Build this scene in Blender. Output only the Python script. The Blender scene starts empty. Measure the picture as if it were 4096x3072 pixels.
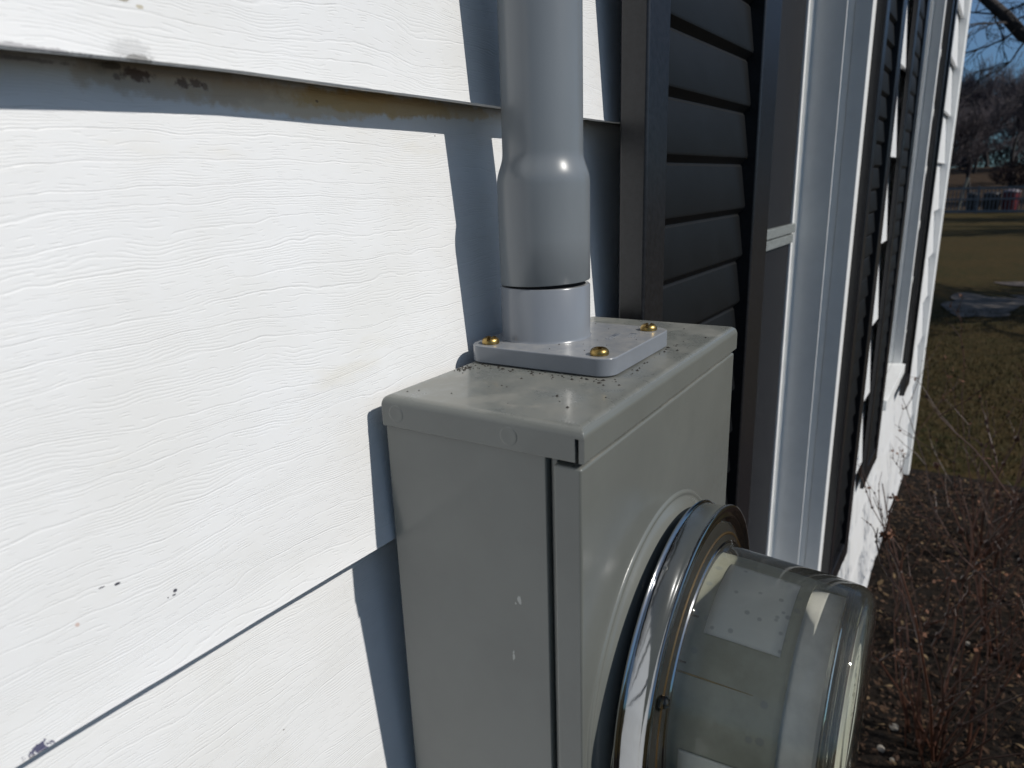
import bpy, bmesh, math, random
from mathutils import Vector, Matrix, noise
random.seed(7)
sc = bpy.context.scene
C = sc.collection
U = 0.686                      # metres per layout unit

# ------------------------------------------------------------------ camera
yaw, pitch, roll = 0.60215, 0.27522, -0.03411
d = Vector((math.cos(yaw)*math.cos(pitch), math.sin(yaw)*math.cos(pitch), -math.sin(pitch)))
r = Vector((math.sin(yaw), -math.cos(yaw), 0)); u = r.cross(d)
cr, sr = math.cos(roll), math.sin(roll)
r2, u2 = cr*r + sr*u, -sr*r + cr*u
cam_d = bpy.data.cameras.new('camera'); cam = bpy.data.objects.new('camera', cam_d); C.objects.link(cam)
cam.matrix_world = Matrix(((r2.x, u2.x, -d.x, 0), (r2.y, u2.y, -d.y, -0.34972*U), (r2.z, u2.z, -d.z, 0.12786*U), (0, 0, 0, 1)))
cam_d.sensor_width = 36; cam_d.lens = 36*2781.5/4096
cam_d.clip_start = 0.01; cam_d.clip_end = 2000
cam_d.dof.use_dof = True; cam_d.dof.focus_distance = 0.40; cam_d.dof.aperture_fstop = 15
sc.camera = cam

# ------------------------------------------------------------------ world and sun
SUN = Vector((0.12268, -1.0, 0.85)).normalized()
w = bpy.data.worlds.new('World'); sc.world = w; w.use_nodes = True
nt = w.node_tree; bg = nt.nodes['Background']
sky = nt.nodes.new('ShaderNodeTexSky'); sky.sky_type = 'NISHITA'; sky.sun_disc = False
sky.sun_elevation = math.asin(SUN.z); sky.sun_rotation = math.atan2(SUN.x, SUN.y)
sky.altitude = 300; sky.air_density = 1.0; sky.dust_density = 0.3; sky.ozone_density = 2.0
wtc = nt.nodes.new('ShaderNodeTexCoord'); wsx = nt.nodes.new('ShaderNodeSeparateXYZ'); nt.links.new(wtc.outputs['Generated'], wsx.inputs[0])
wmr = nt.nodes.new('ShaderNodeMapRange'); wmr.interpolation_type = 'SMOOTHSTEP'; nt.links.new(wsx.outputs[2], wmr.inputs[0]); wmr.inputs[1].default_value = -.02; wmr.inputs[2].default_value = .6
wmx = nt.nodes.new('ShaderNodeMix'); wmx.data_type = 'RGBA'; nt.links.new(wmr.outputs[0], wmx.inputs[0]); wmx.inputs[6].default_value = (.185, .325, .50, 1); wmx.inputs[7].default_value = (1, .87, .72, 1)
wml = nt.nodes.new('ShaderNodeMix'); wml.data_type = 'RGBA'; wml.blend_type = 'MULTIPLY'; wml.inputs[0].default_value = 1
nt.links.new(sky.outputs[0], wml.inputs[6]); nt.links.new(wmx.outputs[2], wml.inputs[7])
nt.links.new(wml.outputs[2], bg.inputs[0]); bg.inputs[1].default_value = 0.118
sl = bpy.data.lights.new('sun', 'SUN'); sl.energy = 3.45; sl.angle = math.radians(0.5); sl.color = (1, .96, .895)
so = bpy.data.objects.new('sun', sl); C.objects.link(so); so.rotation_euler = SUN.to_track_quat('Z', 'Y').to_euler()
sc.view_settings.view_transform = 'Standard'; sc.view_settings.look = 'None'
sc.view_settings.exposure = 0.0; sc.view_settings.gamma = 1
sc.render.engine = 'CYCLES'; sc.cycles.use_denoising = True
sc.cycles.max_bounces = 12; sc.cycles.transmission_bounces = 12; sc.cycles.transparent_max_bounces = 16; sc.cycles.caustics_reflective = False; sc.cycles.caustics_refractive = False

# ------------------------------------------------------------------ node helper
class N:
    def __init__(s, name):
        s.m = bpy.data.materials.new(name); s.m.use_nodes = True
        s.t = s.m.node_tree; s.n = s.t.nodes; s.b = s.n['Principled BSDF']; s.out = s.n['Material Output']
        s.tc = s.n.new('ShaderNodeTexCoord')
    def lk(s, a, b): s.t.links.new(a, b)
    def setin(s, sock, v):
        if hasattr(v, 'links'): s.lk(v, sock)
        elif isinstance(v, (tuple, list)) and len(v) == 3 and sock.type == 'RGBA': sock.default_value = (*v, 1)
        else: sock.default_value = v
    def math(s, op, a, b=0, c=0, clamp=False):
        x = s.n.new('ShaderNodeMath'); x.operation = op; x.use_clamp = clamp
        for i, q in enumerate((a, b, c)): s.setin(x.inputs[i], q)
        return x.outputs[0]
    def obj(s): return s.tc.outputs['Object']
    def scale(s, v, k, off=(0, 0, 0)):
        x = s.n.new('ShaderNodeMapping'); s.lk(v, x.inputs[0]); x.inputs['Scale'].default_value = k; x.inputs['Location'].default_value = off
        return x.outputs[0]
    def noise(s, v, sc_=1., det=2., rough=.5, dist=0., col=False):
        x = s.n.new('ShaderNodeTexNoise'); s.lk(v, x.inputs['Vector'])
        x.inputs['Scale'].default_value = sc_; x.inputs['Detail'].default_value = det; x.inputs['Roughness'].default_value = rough; x.inputs['Distortion'].default_value = dist
        return x.outputs['Color' if col else 'Fac']
    def voro(s, v, sc_=1., out='Distance', rnd=1.):
        x = s.n.new('ShaderNodeTexVoronoi'); s.lk(v, x.inputs['Vector']); x.inputs['Scale'].default_value = sc_; x.inputs['Randomness'].default_value = rnd
        return x.outputs[out]
    def ss(s, v, a, b, lo=0., hi=1.):
        x = s.n.new('ShaderNodeMapRange'); x.interpolation_type = 'SMOOTHSTEP'; s.lk(v, x.inputs[0])
        for i, q in enumerate((a, b, lo, hi)): x.inputs[i+1].default_value = q
        return x.outputs[0]
    def mix(s, f, a, b, blend='MIX'):
        x = s.n.new('ShaderNodeMix'); x.data_type = 'RGBA'; x.blend_type = blend
        s.setin(x.inputs[0], f); s.setin(x.inputs[6], a); s.setin(x.inputs[7], b)
        return x.outputs[2]
    def xyz(s, v):
        x = s.n.new('ShaderNodeSeparateXYZ'); s.lk(v, x.inputs[0]); return x.outputs
    def comb(s, a, b, c):
        x = s.n.new('ShaderNodeCombineXYZ')
        for i, q in enumerate((a, b, c)): s.setin(x.inputs[i], q)
        return x.outputs[0]
    def bump(s, h, dist, strength=1., chain=None):
        x = s.n.new('ShaderNodeBump'); x.inputs['Distance'].default_value = dist; x.inputs['Strength'].default_value = strength
        s.lk(h, x.inputs['Height'])
        if chain: s.lk(chain, x.inputs['Normal'])
        s.lk(x.outputs[0], s.b.inputs['Normal']); return x.outputs[0]
    def set(s, **k):
        for a, q in k.items():
            nm = {'color': 'Base Color', 'rough': 'Roughness', 'metal': 'Metallic', 'spec': 'Specular IOR Level', 'trans': 'Transmission Weight', 'ior': 'IOR', 'coat': 'Coat Weight', 'coatr': 'Coat Roughness', 'alpha': 'Alpha', 'subs': 'Subsurface Weight'}[a]
            s.setin(s.b.inputs[nm], q)
        return s.m
    def ell(s, X, Z, cx, cz, a, b, wob, amt):
        """soft elliptical mask: 1 inside; wob = noise fac, amt = edge wobble"""
        dx = s.math('DIVIDE', s.math('SUBTRACT', X, cx), a); dz = s.math('DIVIDE', s.math('SUBTRACT', Z, cz), b)
        q = s.math('SQRT', s.math('ADD', s.math('MULTIPLY', dx, dx), s.math('MULTIPLY', dz, dz)))
        return s.math('SUBTRACT', s.math('SUBTRACT', 1.0, q), s.math('MULTIPLY', s.math('SUBTRACT', wob, .5), amt))

def flat(name, col, rough=.5, metal=0., nsc=60, namt=.12, bumpd=0., bsc=400, **k):
    s = N(name); f = s.noise(s.obj(), nsc, 4, .6)
    c2 = tuple(min(1, c*(1+namt)) for c in col); c1 = tuple(c*(1-namt) for c in col)
    s.set(color=s.mix(s.ss(f, .3, .7), c1, c2), rough=rough, metal=metal, **k)
    if bumpd: s.bump(s.noise(s.obj(), bsc, 3, .6), bumpd)
    return s.m

# ------------------------------------------------------------------ materials
def mat_siding():
    s = N('embossed_white_siding'); X, Y, Z = s.xyz(s.obj())
    wv = s.noise(s.scale(s.obj(), (8, 0, 20)), 1, 3, .55)
    zz = s.math('ADD', Z, s.math('MULTIPLY', s.math('SUBTRACT', wv, .5), .024))
    wig = s.math('MULTIPLY', s.math('SUBTRACT', s.noise(s.scale(s.obj(), (110, 0, 160)), 1, 2, .5), .5), .0014)
    zz = s.math('ADD', zz, wig)
    # long wandering grooves of uneven spacing
    warp = s.math('ADD', zz, s.math('MULTIPLY', s.noise(s.scale(s.obj(), (2.5, 0, 60)), 1, 1), .016))
    a = s.math('PINGPONG', s.math('DIVIDE', warp, .0082), .5)
    line = s.ss(a, .0, .050, 1., 0.)
    line = s.math('MULTIPLY', line, s.ss(s.noise(s.scale(s.obj(), (13, 0, 60)), 1, 2), .36, .50))
    # fine close grain in patches, broken into short strokes elsewhere
    b_ = s.ss(s.math('PINGPONG', s.math('DIVIDE', zz, .00105), .5), .06, .28, 1., 0.)
    patch = s.ss(s.noise(s.scale(s.obj(), (20, 0, 110), (3, 0, 1)), 1, 3, .6), .49, .54)
    fine = s.math('MULTIPLY', s.math('MULTIPLY', b_, patch), s.ss(s.noise(s.scale(s.obj(), (90, 0, 740)), 1, 2), .36, .48))
    dv = s.comb(s.math('MULTIPLY', X, 125), 0, s.math('MULTIPLY', zz, 900))
    dash = s.math('MULTIPLY', b_, s.ss(s.noise(dv, 1, 0, .5), .58, .63))
    dash = s.math('MULTIPLY', dash, s.math('SUBTRACT', 1, patch))
    h = s.math('ADD', s.math('MULTIPLY', line, -.72), s.math('ADD', s.math('MULTIPLY', fine, -.50), s.math('MULTIPLY', dash, -.62)))
    n1 = s.bump(h, .00019, .66)
    und = s.noise(s.scale(s.obj(), (6, 0, 22)), 1, 2)
    s.bump(und, .0022, .35, chain=n1)
    wob = s.noise(s.obj(), 120, 4, .65); wob2 = s.noise(s.obj(), 420, 4, .7)
    base = s.mix(s.ss(s.noise(s.obj(), 14, 4, .6), .35, .7), (.80, .805, .81), (.765, .765, .755))
    base = s.mix(s.math('MULTIPLY', s.ss(s.noise(s.scale(s.obj(), (8, 0, 25)), 1, 4, .7), .58, .75), .35), base, (.70, .66, .56))
    def stain(cx, cz, a, b, col, amt, op, wn=None, lo=-.05, hi=.3):
        nonlocal base
        f = s.math('MULTIPLY', s.ss(s.ell(X, Z, cx*U, cz*U, a*U, b*U, wn or wob, amt), lo, hi), op)
        if .17 < cz < .187: f = s.math('MULTIPLY', f, s.ss(Y, -.013, -.008))
        base = s.mix(f, base, col)
    # brown run-off under the upper lap
    stain(.300, .181, .085, .010, (.66, .50, .29), 1.2, .62)
    stain(.225, .184, .065, .010, (.55, .46, .36), 1.4, .6)
    stain(.365, .184, .085, .008, (.62, .44, .20), 1.3, .8)
    stain(.44, .185, .06, .006, (.64, .50, .30), 1.4, .6)
    for cx, cz, a, b, o in ((.2000, .1858, .008, .0035, .8), (.1900, .1835, .002, .002, .6), (.2230, .1842, .004, .0028, .75), (.2300, .1848, .004, .0028, .7), (.2355, .1836, .002, .0025, .6), (.31, .1820, .0012, .001, .7)):
        stain(cx, cz, a, b, (.10, .055, .06), 2.6, o, wob2, -.1, .4)
    # grime along the bottom edge of the upper course; greyer and darker tone where it is dented
    for cx, cz, a, b, col, amt, o in ((.142, .1872, .030, .0011, (.20, .19, .21), 2.5, .6), (.185, .1905, .011, .007, (.42, .42, .42), 1.4, .42), (.1885, .1885, .007, .0018, (.14, .13, .12), 2.6, .7),
                                      (.225, .1885, .03, .0010, (.50, .50, .50), 2.0, .4), (.1850, .2125, .004, .0012, (.22, .18, .09), 2.4, .8), (.1930, .2105, .002, .0012, (.35, .28, .12), 2.0, .6)):
        stain(cx, cz, a, b, col, amt, o, wob2, -.1, .45)
    # chips in the paint
    for cx, cz, a, b in ((.1365, -.0500, .0016, .0008), (.1295, -.0483, .0016, .0004), (.1622, -.0672, .0013, .0010), (.1612, -.0692, .0012, .0005), (.1580, -.0690, .0005, .0004)):
        stain(cx, cz, a, b, (.03, .03, .05), .9, .95, wob2, .0, .15)
    stain(.0890, -.1072, .0050, .0024, (.05, .05, .12), 6.5, .95, wob2, .0, .2)
    stain(.0850, -.1100, .007, .0022, (.42, .38, .28), 2.5, .6, wob2)
    stain(.116, -.0603, .0012, .0012, (.55, .33, .25), 2.5, .6, wob2)
    # tiny specks
    sp = s.ss(s.voro(s.scale(s.obj(), (24, 0, 40)), 1), .008, .018, 1., 0.)
    base = s.mix(s.math('MULTIPLY', sp, .8), base, (.16, .14, .13))
    return s.set(color=base, rough=.42, spec=.35)

SCUFF = ((-.1262, -.1225, .0016, .0035), (-.1232, -.1262, .0008, .0010), (-.1203, -.1660, .0012, .0040))
def mat_steel_paint():
    s = N('grey_green_painted_steel'); X, Y, Z = s.xyz(s.obj())
    g = s.n.new('ShaderNodeNewGeometry'); nz = s.xyz(g.outputs['Normal'])[2]
    base = s.mix(s.ss(s.noise(s.obj(), 16, 4, .6), .3, .7), (.142, .149, .138), (.162, .170, .157))
    up = s.ss(nz, .7, .95)
    dust = s.ss(s.noise(s.obj(), 38, 5, .65), .38, .72)
    base = s.mix(s.math('MULTIPLY', s.math('MULTIPLY', dust, up), .38), base, (.30, .285, .25))
    # dried drip rings on the lid
    vv = s.voro(s.scale(s.obj(), (26, 20, 1)), 1)
    ring = s.math('MULTIPLY', s.ss(s.math('ABSOLUTE', s.math('SUBTRACT', vv, .36)), .0, .05, 1., 0.), s.ss(s.noise(s.obj(), 55, 4, .7), .5, .62))
    base = s.mix(s.math('MULTIPLY', s.math('MULTIPLY', ring, up), .22), base, (.36, .32, .28))
    sp = s.ss(s.math('ADD', s.voro(s.scale(s.obj(), (230, 230, 230)), 1), s.math('MULTIPLY', s.noise(s.obj(), 24, 3, .6), -.36)), -.10, -.075, 1., 0.)
    # few pale scuffs on the side
    wob = s.noise(s.obj(), 500, 4, .7)
    sc2 = s.math('MULTIPLY', s.ss(s.voro(s.scale(s.obj(), (13, 13, 13), (.3, .1, .2)), 1), .03, .06, 1., 0.), s.ss(wob, .42, .55))
    base = s.mix(s.math('MULTIPLY', sc2, .6), base, (.5, .5, .47))
    for (py, pz, a, b) in SCUFF:
        f = s.ss(s.ell(Y, Z, (py-(-.0245))*U, (pz+.47)*U, a*U, b*U, wob, 2.2), .0, .4)
        base = s.mix(s.math('MULTIPLY', s.math('MULTIPLY', f, s.math('LESS_THAN', X, -.09)), .6), base, (.55, .56, .53))
    s.bump(s.math('ADD', s.noise(s.obj(), 1500, 2), s.math('MULTIPLY', s.noise(s.obj(), 9, 2), 8)), .00003, .8)
    return s.set(color=base, rough=s.math('ADD', .24, s.math('MULTIPLY', s.math('MULTIPLY', dust, up), .35)), spec=.5, coat=.25, coatr=.12)

def mat_pvc(nm, col, rough):
    s = N(nm)
    base = s.mix(s.ss(s.noise(s.scale(s.obj(), (30, 30, 8)), 1, 4, .6), .3, .7), tuple(c*.95 for c in col), tuple(c*1.05 for c in col))
    g = s.n.new('ShaderNodeNewGeometry'); nz = s.xyz(g.outputs['Normal'])[2]
    up = s.ss(nz, .7, .95)
    base = s.mix(s.math('MULTIPLY', up, s.ss(s.noise(s.obj(), 120, 5, .7), .3, .75, .15, .7)), base, (.36, .35, .33))
    sp = s.ss(s.voro(s.scale(s.obj(), (190, 190, 190)), 1), .02, .05, 1., 0.)
    base = s.mix(s.math('MULTIPLY', sp, s.math('MULTIPLY', up, .9)), base, (.04, .035, .03))
    s.bump(s.noise(s.scale(s.obj(), (200, 200, 60)), 1, 3), .00004, .5)
    return s.set(color=base, rough=rough, spec=.5, coat=.14, coatr=.20)

M = {}
M['siding'] = mat_siding()
M['steel'] = mat_steel_paint()
M['pvc'] = mat_pvc('grey_conduit_plastic', (.172, .190, .206), .29)
M['pvc2'] = mat_pvc('pale_grey_hub_plastic', (.200, .216, .240), .25)
M['brass'] = flat('brass', (.34, .235, .085), .36, 1., 300, .2, .00006, 900)
M['dark_gap'] = flat('dark_gap', (.008, .008, .009), .9)
M['shutter'] = flat('charcoal_vinyl', (.0040, .0048, .0058), .5, 0, 40, .18, .00004, 1500, spec=.35)
M['shutter_frame'] = flat('charcoal_vinyl_frame', (.0105, .0105, .0125), .34, 0, 300, .35, .00005, 900, spec=.4, coat=.3, coatr=.22)
M['white'] = flat('white_window_vinyl', (.87, .875, .86), .35, 0, 20, .03, spec=.4)
M['screen'] = flat('dark_insect_screen', (.012, .0118, .0135), .55, 0, 900, .3, spec=.3)
M['glass_dark'] = flat('dark_window_glass', (.01, .01, .012), .04, 0, 3, .1)
M['rail'] = flat('screen_dimmed_sash_vinyl', (.20, .215, .21), .5, 0, 200, .2)  # grey stands in for the dimming of white rails by the screen
M['concrete'] = flat('concrete', (.33, .32, .30), .9, 0, 20, .2, .002, 60)
M['roof'] = flat('dark_shingle', (.07, .065, .06), .9, 0, 20, .3, .004, 60)
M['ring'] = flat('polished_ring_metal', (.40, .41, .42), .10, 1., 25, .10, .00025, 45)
M['label'] = None

# ------------------------------------------------------------------ mesh helper
class MB:
    def __init__(s, base=(0, 0, 0)): s.v = []; s.f = []; s.b = base
    def add(s, vs, fs):
        o = len(s.v); s.v += [tuple(x) for x in vs]; s.f += [tuple(i+o for i in f) for f in fs]
    def box(s, x0, x1, y0, y1, z0, z1):
        s.add([(x, y, z) for x in (x0, x1) for y in (y0, y1) for z in (z0, z1)],
              [(0, 1, 3, 2), (4, 6, 7, 5), (0, 4, 5, 1), (2, 3, 7, 6), (0, 2, 6, 4), (1, 5, 7, 3)])
    def prism(s, pts, axis, a, b, cap=True):
        """pts 2-D polygon; axis 'x','y','z' extruded a..b"""
        n = len(pts)
        def P(p, t): return {'x': (t, p[0], p[1]), 'y': (p[0], t, p[1]), 'z': (p[0], p[1], t)}[axis]
        s.add([P(p, a) for p in pts] + [P(p, b) for p in pts],
              [(i, (i+1) % n, n+(i+1) % n, n+i) for i in range(n)] + ([tuple(range(n))[::-1], tuple(range(n, 2*n))] if cap else []))
    def lathe(s, prof, cx, cy, cz, axis='z', n=64, close=False, a0=0, a1=2*math.pi):
        """prof: list of (radius, t). axis z: t=z ; axis y: t=y"""
        full = abs(a1-a0-2*math.pi) < 1e-6; m = n if full else n+1
        vs = []
        for (R, t) in prof:
            for k in range(m):
                a = a0+(a1-a0)*k/n; c_, s_ = R*math.cos(a), R*math.sin(a)
                vs.append((cx+c_, cy+s_, cz+t) if axis == 'z' else (cx+c_, t, cz+s_))
        fs = []
        L = len(prof); 
        for i in range(L-1 if not close else L):
            j = (i+1) % L
            for k in range(m if full else m-1):
                q = (k+1) % m
                fs.append((i*m+k, i*m+q, j*m+q, j*m+k))
        s.add(vs, fs)
    def disc(s, R, cx, cy, cz, axis='z', t=0, n=48):
        vs = [(cx+R*math.cos(2*math.pi*k/n), cy+R*math.sin(2*math.pi*k/n), cz+t) if axis == 'z' else (cx+R*math.cos(2*math.pi*k/n), t, cz+R*math.sin(2*math.pi*k/n)) for k in range(n)]
        s.add(vs, [tuple(range(n))])
    def tube(s, path, rad, n=6, cap=True):
        path = [Vector(p) for p in path]; vs = []; L = len(path)
        rr = rad if isinstance(rad, (list, tuple)) else [rad]*L
        prev = None
        for i, p in enumerate(path):
            t = (path[min(i+1, L-1)]-path[max(i-1, 0)]).normalized()
            if prev is None: a = t.orthogonal().normalized()
            else:
                a = prev-t*prev.dot(t); a = a.normalized() if a.length > 1e-6 else t.orthogonal().normalized()
            prev = a; b = t.cross(a)
            for k in range(n):
                q = 2*math.pi*k/n; vs.append(p+(a*math.cos(q)+b*math.sin(q))*rr[i])
        fs = [(i*n+k, i*n+(k+1) % n, (i+1)*n+(k+1) % n, (i+1)*n+k) for i in range(L-1) for k in range(n)]
        if cap: fs += [tuple(range(n))[::-1], tuple(range((L-1)*n, L*n))]
        s.add(vs, fs)
    def build(s, name, mat, parent=None, bevel=0, seg=3, smooth=30, label=None):
        me = bpy.data.meshes.new(name)
        b = s.b
        me.from_pydata([((x-b[0])*U, (y-b[1])*U, (z-b[2])*U) for x, y, z in s.v], [], s.f)
        me.materials.append(mat)
        bm = bmesh.new(); bm.from_mesh(me); bmesh.ops.recalc_face_normals(bm, faces=bm.faces); bm.to_mesh(me); bm.free()
        o = bpy.data.objects.new(name, me); C.objects.link(o)
        if parent: o.parent = parent
        else: o.location = (b[0]*U, b[1]*U, b[2]*U)
        if smooth:
            me.polygons.foreach_set('use_smooth', [True]*len(me.polygons))
            me.set_sharp_from_angle(angle=math.radians(smooth))
        if bevel:
            m = o.modifiers.new('bevel', 'BEVEL'); m.width = bevel*U; m.segments = seg; m.limit_method = 'ANGLE'; m.angle_limit = math.radians(35); m.harden_normals = True
            me.polygons.foreach_set('use_smooth', [True]*len(me.polygons))
        if label: o['label'] = label
        return o
def cut(o, mb):
    k = mb.build('cutter', M['dark_gap'], o.parent, smooth=0)
    if not o.parent: k.location = o.location
    m = o.modifiers.new('cut', 'BOOLEAN'); m.object = k; m.solver = 'EXACT'
    dg = bpy.context.evaluated_depsgraph_get(); dg.update()
    me = bpy.data.meshes.new_from_object(o.evaluated_get(dg))
    nm = o.data.name; o.modifiers.clear(); o.data = me; bpy.data.objects.remove(k)
def empty(name, base, label, cat, group=None, rz=0):
    o = bpy.data.objects.new(name, None); C.objects.link(o); o.location = Vector(base)*U; o.rotation_euler = (0, 0, rz)
    o.empty_display_size = .05; o['label'] = label; o['category'] = cat
    if group: o['group'] = group
    return o
def tag(o, label, cat, group=None):
    o['label'] = label; o['category'] = cat
    if group: o['group'] = group
    return o
def structure(o): o['kind'] = 'structure'; return o

GZ = -2.13                      # ground level (layout units)
CORN = 5.70                     # house corner
ZL1, EXP, OV = .18669, .29624, .0254

# ------------------------------------------------------------------ ground
def far_h(x):
    t = max(0., min(1., (x-54)/40)); return t*t*(3-2*t)*2.7
def terrain():
    mb = MB(); xs = [-120, -60, -30, -12, -4] + [i*1.0 for i in range(0, 12)] + [12+i*4 for i in range(0, 30)] + [140, 180, 260, 400, 900]
    ys = [-500, -200, -100, -60, -40, -25, -15, -10, -6, -4, -3, -2, -1, 0, 1, 2, 4, 8, 15, 30, 60, 120, 500]
    vs = [(x, y, GZ+far_h(x)+(.03*noise.noise(Vector((x*.3, y*.3, 0))) if x > 6 or y < -3 else 0)) for x in xs for y in ys]
    n = len(ys); fs = [(i*n+j, i*n+j+1, (i+1)*n+j+1, (i+1)*n+j) for i in range(len(xs)-1) for j in range(n-1)]
    mb.add(vs, fs)
    s = N('dormant_lawn')
    a = s.noise(s.obj(), .9, 6, .65); b = s.noise(s.obj(), 9, 6, .7); c = s.noise(s.scale(s.obj(), (60, 60, 60)), 1, 4, .7)
    col = s.mix(s.ss(a, .35, .65), (.048, .035, .011), (.026, .029, .008))
    col = s.mix(s.ss(b, .35, .7), col, (.072, .047, .018))
    col = s.mix(s.ss(c, .45, .75), col, (.095, .070, .034))
    X, Y, Z = s.xyz(s.obj())
    far = s.ss(X, 50*U, 56*U)
    col = s.mix(far, col, s.mix(s.ss(b, .3, .7), (.040, .026, .018), (.060, .042, .028)))
    s.set(color=col, rough=.95, spec=.1); s.bump(s.math('ADD', s.math('MULTIPLY', b, .6), s.math('MULTIPLY', c, .5)), .05)
    o = mb.build('lawn', s.m, smooth=60); structure(o)
terrain()
def patch(name, pts, z, mat, sub=0, amp=0):
    """irregular flat patch: centre fan with wobbly rim"""
    mb = MB(); n = len(pts); cx = sum(p[0] for p in pts)/n; cy = sum(p[1] for p in pts)/n
    rings = 5; vs = [(cx, cy, z)]
    for k in range(1, rings+1):
        for p in pts: vs.append((cx+(p[0]-cx)*k/rings, cy+(p[1]-cy)*k/rings, z+(amp*noise.noise(Vector((p[0]*k, p[1]*k, 3)))) ))
    fs = [(0, 1+i, 1+(i+1) % n) for i in range(n)]
    for k in range(rings-1): fs += [(1+k*n+i, 1+(k+1)*n+i, 1+(k+1)*n+(i+1) % n, 1+k*n+(i+1) % n) for i in range(n)]
    mb.add(vs, fs); return mb.build(name, mat, smooth=60)
def blob(cx, cy, a, b, n=40, wob=.25, seed=0):
    return [(cx+a*(1+wob*noise.noise(Vector((math.cos(t)*1.5+seed, math.sin(t)*1.5, seed))))*math.cos(t), cy+b*(1+wob*noise.noise(Vector((math.cos(t)*2+seed, math.sin(t)*2, seed+9))))*math.sin(t)) for t in [2*math.pi*k/n for k in range(n)]]
M['bare'] = flat('bare_worn_soil', (.115, .098, .090), .95, 0, 4, .3, .01, 20, spec=.08)
M['puddle'] = flat('wet_dirt', (.12, .108, .10), .95, 0, 8, .3, .008, 30, spec=.05)
for nm, cx, cy, a, b, sd, mt in (('dirt_path', 15.3, -2.5, .95, 2.1, 1, 'bare'), ('dirt_path', 12.4, -1.9, .40, 1.25, 5, 'bare'), ('dirt_path', 17.6, -3.0, .8, 2.4, 8, 'bare'), ('puddle', 14.6, -.35, 1.4, .55, 3, 'puddle')):
    structure(patch(nm, blob(cx, cy, a, b, n=90, wob=.5, seed=sd), GZ+.012+.01*(mt == 'puddle'), M[mt]))
M['asphalt'] = flat('asphalt', (.06, .06, .062), .85, 0, 3, .2, .005, 30)

# mulch bed: a mounded strip along the wall, its grain as real relief
def bed_h(x, y):
    edge = min(1, max(0, (y+2.6)/.5))*min(1, max(0, (6.0-x)/.5))*min(1, max(0, (x+3)/.5))
    return GZ+.004+edge*(.05+.035*noise.noise(Vector((x*2, y*2, 0)))+.03*noise.noise(Vector((x*7, y*7, 2)))+.012*noise.noise(Vector((x*22, y*22, 2))))
def bed():
    mb = MB(); nx, ny = 260, 110
    X = [-3+9*i/nx for i in range(nx+1)]; Y = [-2.6+2.6*j/ny for j in range(ny+1)]
    mb.add([(x, y, bed_h(x, y)) for x in X for y in Y], [(i*(ny+1)+j, (i+1)*(ny+1)+j, (i+1)*(ny+1)+j+1, i*(ny+1)+j+1) for i in range(nx) for j in range(ny)])
    s = N('dark_mulch'); a = s.noise(s.obj(), 60, 6, .7); b = s.noise(s.scale(s.obj(), (200, 200, 200)), 1, 4, .7)
    col = s.mix(s.ss(a, .35, .7), (.010, .008, .007), (.030, .021, .015)); col = s.mix(s.ss(b, .6, .75), col, (.075, .055, .038))
    s.set(color=col, rough=.95, spec=.15); s.bump(s.math('ADD', a, b), .012)
    structure(mb.build('mulch_bed', s.m, smooth=60))
    # bark flakes and dry leaves: beyond counting
    for nm, cnt, ln, wd, cols, sd, lab in (('bark_chips', 9000, .030, .010, ((.035, .020, .014), (.085, .050, .030)), 1, 'dark brown bark chips scattered over the planting bed'),
                                      ('dry_leaf_litter', 900, .032, .018, ((.05, .030, .015), (.18, .125, .07)), 2, 'pale dry leaves and wood bits lying on the dark mulch')):
        rd = random.Random(sd); mb = MB()
        for k in range(cnt):
            x = rd.uniform(1.2, 5.9); y = -rd.uniform(.03, 1.9)
            z = bed_h(x, y)+rd.uniform(.002, .018); a = rd.uniform(0, 6.283); l = ln*rd.uniform(.4, 1.5); w_ = wd*rd.uniform(.5, 1.5)
            R_ = Matrix.Rotation(a, 3, 'Z') @ Matrix.Rotation(rd.uniform(-.6, .6), 3, 'Y') @ Matrix.Rotation(rd.uniform(-.6, .6), 3, 'X')
            P = [R_ @ Vector(q) for q in ((-l/2, -w_*.2, 0), (-l*.15, -w_/2, .004), (l/2, -w_*.1, 0), (l*.35, w_*.4, .003), (-l*.3, w_*.45, -.002))]
            mb.add([(x+p.x, y+p.y, z+p.z) for p in P], [(0, 1, 2, 3, 4)])
        m = N(nm); inf = m.n.new('ShaderNodeNewGeometry')
        m.set(color=m.mix(inf.outputs['Random Per Island'], cols[0], cols[1]), rough=.85, spec=.2)
        o = mb.build(nm, m.m, smooth=0); o['kind'] = 'stuff'; tag(o, lab, 'mulch' if sd == 1 else 'leaf litter')
bed()
# short lawn blades near the bed
def blades():
    rd = random.Random(5); mb = MB()
    for k in range(16000):
        x = rd.uniform(5.6, 14)**1; y = rd.uniform(-2.6, .3)
        if x < 6.05: continue
        z = GZ+.0; h = rd.uniform(.02, .06); a = rd.uniform(0, 6.28); l = rd.uniform(.0, .05); w_ = .006
        mb.add([(x-w_*math.cos(a), y-w_*math.sin(a), z), (x+w_*math.cos(a), y+w_*math.sin(a), z), (x+l*math.sin(a), y-l*math.cos(a), z+h)], [(0, 1, 2)])
    m = N('dry_grass_blades'); inf = m.n.new('ShaderNodeNewGeometry')
    m.set(color=m.mix(inf.outputs['Random Per Island'], (.026, .028, .010), (.085, .060, .028)), rough=.8, spec=.2)
    o = mb.build('grass', m.m, smooth=0); o['kind'] = 'stuff'; tag(o, 'short brown and green dormant grass beyond the mulch bed', 'grass')
blades()

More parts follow.
